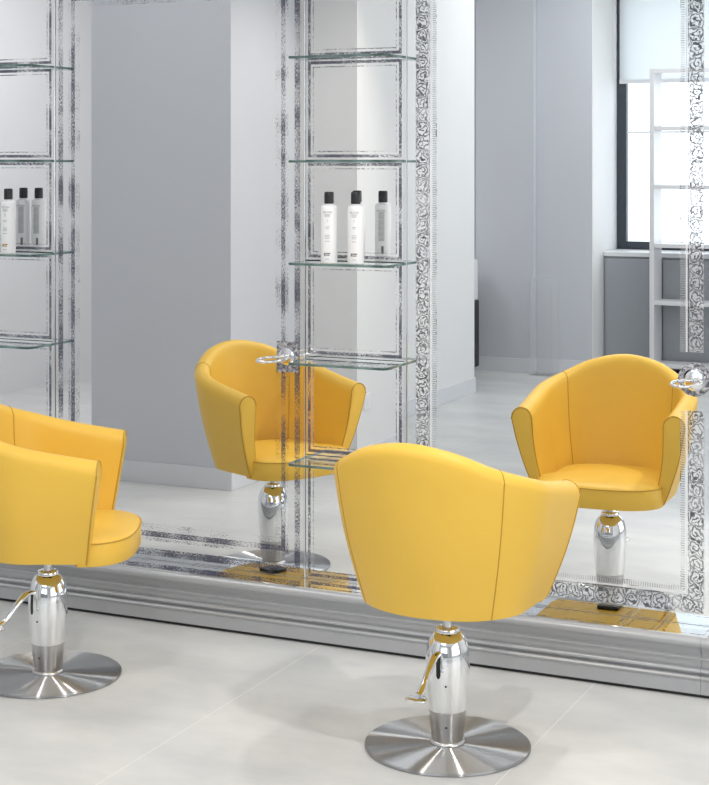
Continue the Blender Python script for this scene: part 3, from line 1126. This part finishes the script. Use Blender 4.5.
def make_chair(loc, yaw, base_yaw, label):
    t = thing('salon_chair', label, 'chair', loc, 0, 'yellow salon chairs')
    rot = Matrix.Rotation(yaw, 4, 'Z')

    def placed(mb):
        mb.v = [tuple(rot @ Vector(v)) for v in mb.v]
        return mb
    sh, e0, e1 = shell_meshes()
    placed(sh).build('backrest_shell', M['yellow'], t, smooth=True)
    for e in (e0, e1):
        c = sum(e, Vector()) / len(e)
        mb = MB()
        m = len(e)
        fwd = Vector((0, 1, 0))
        ins = [c + (p - c) * 0.90 for p in e]
        mb.v = [tuple(p + fwd * 0.0005) for p in e] + [tuple(p + fwd * 0.005) for p in ins]
        for k in range(m):
            k2 = (k + 1) % m
            mb.f.append((k, k2, m + k2, m + k))
        mb.f.append(tuple(m + k for k in range(m)))
        placed(mb).build('arm_front', M['yellow'], t, smooth=True)
        mb = MB().tube([p + fwd * 0.001 for p in e], 0.0028, 6, True)
        placed(mb).build('arm_piping', M['seam'], t, smooth=True)
    for s in (-0.40, 0.40):
        loop = section(s)
        mb = MB().tube(loop, 0.0019, 6)
        placed(mb).build('seam', M['seam'], t, smooth=True)
    # seat cushion
    ol = cushion_outline()
    c2 = (0.0, 0.04)
    rings = [(0.93, 0.397), (0.985, 0.400), (1.0, 0.407), (1.0, 0.466), (0.985, 0.474), (0.95, 0.479), (0.80, 0.486), (0.5, 0.491), (0.2, 0.4925)]
    mb = MB()
    m = len(ol)
    for sc, z in rings:
        for x, y in ol:
            zz = z
            mb.v.append((c2[0] + (x - c2[0]) * sc, c2[1] + (y - c2[1]) * sc, zz))
    for j in range(len(rings) - 1):
        for k in range(m):
            k2 = (k + 1) % m
            mb.f.append((j * m + k, j * m + k2, (j + 1) * m + k2, (j + 1) * m + k))
    mb.f.append(tuple(reversed(range(m))))
    mb.f.append(tuple((len(rings) - 1) * m + k for k in range(m)))
    cush = placed(mb).build('seat_cushion', M['yellow'], t, smooth=True)
    pf = [(c2[0] + (x - c2[0]) * 1.0, c2[1] + (y - c2[1]) * 1.0, 0.470) for x, y in ol if y > 0.13]
    pf.sort(key=lambda p: math.atan2(p[0], p[1]))
    placed(MB().tube(pf, 0.0022, 6)).build('cushion_piping', M['seam'], cush, smooth=True)
    # black mounting plate
    placed(MB().box((-0.04, -0.04, 0.382), (0.04, 0.04, 0.3965))).build('mounting_plate', M['black'], t, bevel=0.004)
    # pedestal
    MB().lathe([(0.226, 0.0005), (0.231, 0.002), (0.232, 0.008), (0.229, 0.0105), (0.06, 0.0125), (0.03, 0.0125)], 96).build('base_plate', M['brushed'], t, smooth=True)
    MB().lathe([(0.050, 0.0125), (0.0505, 0.016), (0.0485, 0.020), (0.0445, 0.0225), (0.0445, 0.026), (0.0525, 0.108)], 48).build('column_sleeve', M['satin'], t, smooth=True)
    MB().lathe([(0.0527, 0.108), (0.0575, 0.16), (0.0610, 0.205), (0.0618, 0.235), (0.0610, 0.258), (0.0580, 0.280), (0.0520, 0.299), (0.0440, 0.313), (0.0360, 0.320), (0.0330, 0.322)], 56).build('column', M['chrome'], t, smooth=True)
    MB().lathe([(0.0300, 0.318), (0.0330, 0.321), (0.0335, 0.330), (0.0310, 0.334), (0.0200, 0.336)], 40).build('collar', M['chrome'], t, smooth=True)
    MB().lathe([(0.0135, 0.333), (0.0135, 0.384)], 24).build('gas_post', M['satin'], t, smooth=True)
    # slot and pump lever, local -y rotated by base_yaw
    br = Matrix.Rotation(base_yaw, 4, 'Z')

    def rb(mb):
        mb.v = [tuple(br @ Vector(v)) for v in mb.v]
        return mb
    sl = MB()
    for k in range(17):
        z = 0.205 + 0.07 * k / 16
        rr = interp([(0.16, 0.0575), (0.205, 0.0610), (0.235, 0.0618), (0.258, 0.0610), (0.280, 0.0580)], z) + 0.0006
        hw = 0.0065 * (1 - max(0, abs(k - 8) - 6) / 2.4) ** 0.5 if abs(k - 8) > 6 else 0.0065
        for s in (-1, 1):
            a = s * hw / rr
            sl.v.append((rr * math.sin(a), -rr * math.cos(a), z))
    for k in range(16):
        sl.f.append((2 * k, 2 * k + 1, 2 * k + 3, 2 * k + 2))
    rb(sl).build('slot', M['black'], t)
    lv = rb(MB().tube([(0, -0.040, 0.268), (0, -0.066, 0.275), (0, -0.088, 0.271), (0, -0.106, 0.257), (0, -0.126, 0.240), (0, -0.150, 0.214), (0, -0.172, 0.199), (0, -0.190, 0.194)],
                      [0.0095, 0.0105, 0.0115, 0.0115, 0.0108, 0.0105, 0.0115, 0.012], 14, flat=0.75)).build('pump_lever', M['chrome'], t, smooth=True)
    pe = MB()
    pe.prism([(-0.016, -0.170), (0.016, -0.170), (0.027, -0.186), (0.032, -0.205), (0.026, -0.216), (0.0, -0.219), (-0.026, -0.216), (-0.032, -0.205), (-0.027, -0.186)], 'z', 0.184, 0.192)
    rb(pe).build('pedal', M['chrome'], lv, smooth=True, bevel=0.002)
    for nm, z, rr in (('upper_bolt', 0.185, 0.0600), ('lower_bolt', 0.068, 0.0490)):
        a = 0.35
        p = Vector((rr * math.sin(a), -rr * math.cos(a), z))
        mb = MB()
        nrm = Vector((math.sin(a), -math.cos(a), 0))
        tx = Vector((math.cos(a), math.sin(a), 0))
        for d in (-0.002, 0.0008):
            for k in range(10):
                g = 2 * PI * k / 10
                mb.v.append(tuple(p + nrm * d + tx * 0.0032 * math.cos(g) + Vector((0, 0, 0.0026 * math.sin(g)))))
        for k in range(10):
            mb.f.append((k, (k + 1) % 10, 10 + (k + 1) % 10, 10 + k))
        mb.f.append(tuple(10 + k for k in range(10)))
        rb(mb).build('bolt', M['black'], t)
    return t


CY = -5.055
make_chair((-1.671, 4.236 + CY, 0), R(-2.2), R(24.8 - 28), 'yellow leather salon chair in the centre with its rounded back to the viewer')
make_chair((-3.053, 4.286 + CY, 0), R(-65.2), R(24.8 - 44), 'yellow leather salon chair cut by the left edge, turned side on')

# ------------------------------------------------------------------ things behind the viewer, seen in the mirrors
# wall socket on the white flank
t = thing('wall_socket', 'white wall socket low on the white wall, right of the reflected left chair', 'socket', (DX, -2.87, 0.345))
MB().box((0, -0.042, -0.042), (0.009, 0.042, 0.042)).build('cover_plate', M['socket'], t, bevel=0.003)
MB().box((0.009, -0.02, -0.022), (0.0105, 0.02, 0.022)).build('insert', M['white_gloss'], t, bevel=0.0005)

# low grey cabinet under the window with white sill top
t = thing('window_cabinet', 'long low grey panelled cabinet with white top under the window', 'cabinet', (-3.545, -7.235, 0))
CW = 4.6
MB().box((0.0, -0.36, 0.03), (CW, 0.0, 0.885)).build('carcass', M['cabinet'], t)
MB().box((-0.0, -0.38, 0.887), (CW, 0.02, 0.922)).build('worktop', M['white_gloss'], t, bevel=0.004)
MB().box((0.0, -0.02, 0.0), (CW, 0.004, 0.03)).build('kickboard', M['black'], t)
dw = 0.44
for k in range(10):
    x0 = 0.016 + k * (dw + 0.012)
    MB().box((x0, 0.0015, 0.045), (x0 + dw, 0.016, 0.872)).build('door', M['cabinet'], t, bevel=0.002)

# open white bookcase
t = thing('bookcase', 'tall open white bookcase without a back, in front of the window', 'bookcase', (-3.116, -7.20, 0))
bw_, bd = 0.95, 0.235
for x in (0, bw_ - 0.035):
    MB().box((x, 0, 0), (x + 0.035, bd, 2.318)).build('upright', M['bookcase'], t, bevel=0.002)
for z in (0.075, 0.545, 0.975, 1.415, 1.855, 2.285):
    MB().box((0.0355, 0.003, z), (bw_ - 0.0355, bd - 0.003, z + 0.030)).build('shelf', M['bookcase'], t, bevel=0.002)

# clear acrylic display column
t = thing('acrylic_column', 'clear acrylic square column standing on the floor by the grey wall', 'display column', (-3.885, -6.80, 0))
mb = MB()
a = 0.085
mb.box((-a, -a, 0.012), (a, -a + 0.006, 0.735)).box((-a, a - 0.006, 0.012), (a, a, 0.735)).box((-a, -a + 0.006, 0.012), (-a + 0.006, a - 0.006, 0.735)).box((a - 0.006, -a + 0.006, 0.012), (a, a - 0.006, 0.735))
mb.build('wall', M['acrylic'], t)
MB().box((-a - 0.008, -a - 0.008, 0.0), (a + 0.008, a + 0.008, 0.012)).build('foot', M['acrylic'], t)

# trolley half hidden behind the wall end
t = thing('equipment_trolley', 'dark trolley with a white box on top, almost hidden behind the white wall end', 'trolley', (-4.556, -6.52, 0))
MB().box((-0.17, -0.17, 0.05), (0.185, 0.17, 0.56)).build('body', M['black'], t, bevel=0.01)
MB().box((-0.17, -0.16, 0.562), (0.180, 0.16, 0.87)).build('box', M['white_gloss'], t, bevel=0.012)
for sx in (-0.13, 0.14):
    for sy in (-0.13, 0.13):
        MB().prism([(sy + 0.025 * math.cos(q * PI / 8), 0.025 + 0.025 * math.sin(q * PI / 8)) for q in range(16)], 'x', sx - 0.01, sx + 0.01).build('castor', M['black'], t, smooth=True)
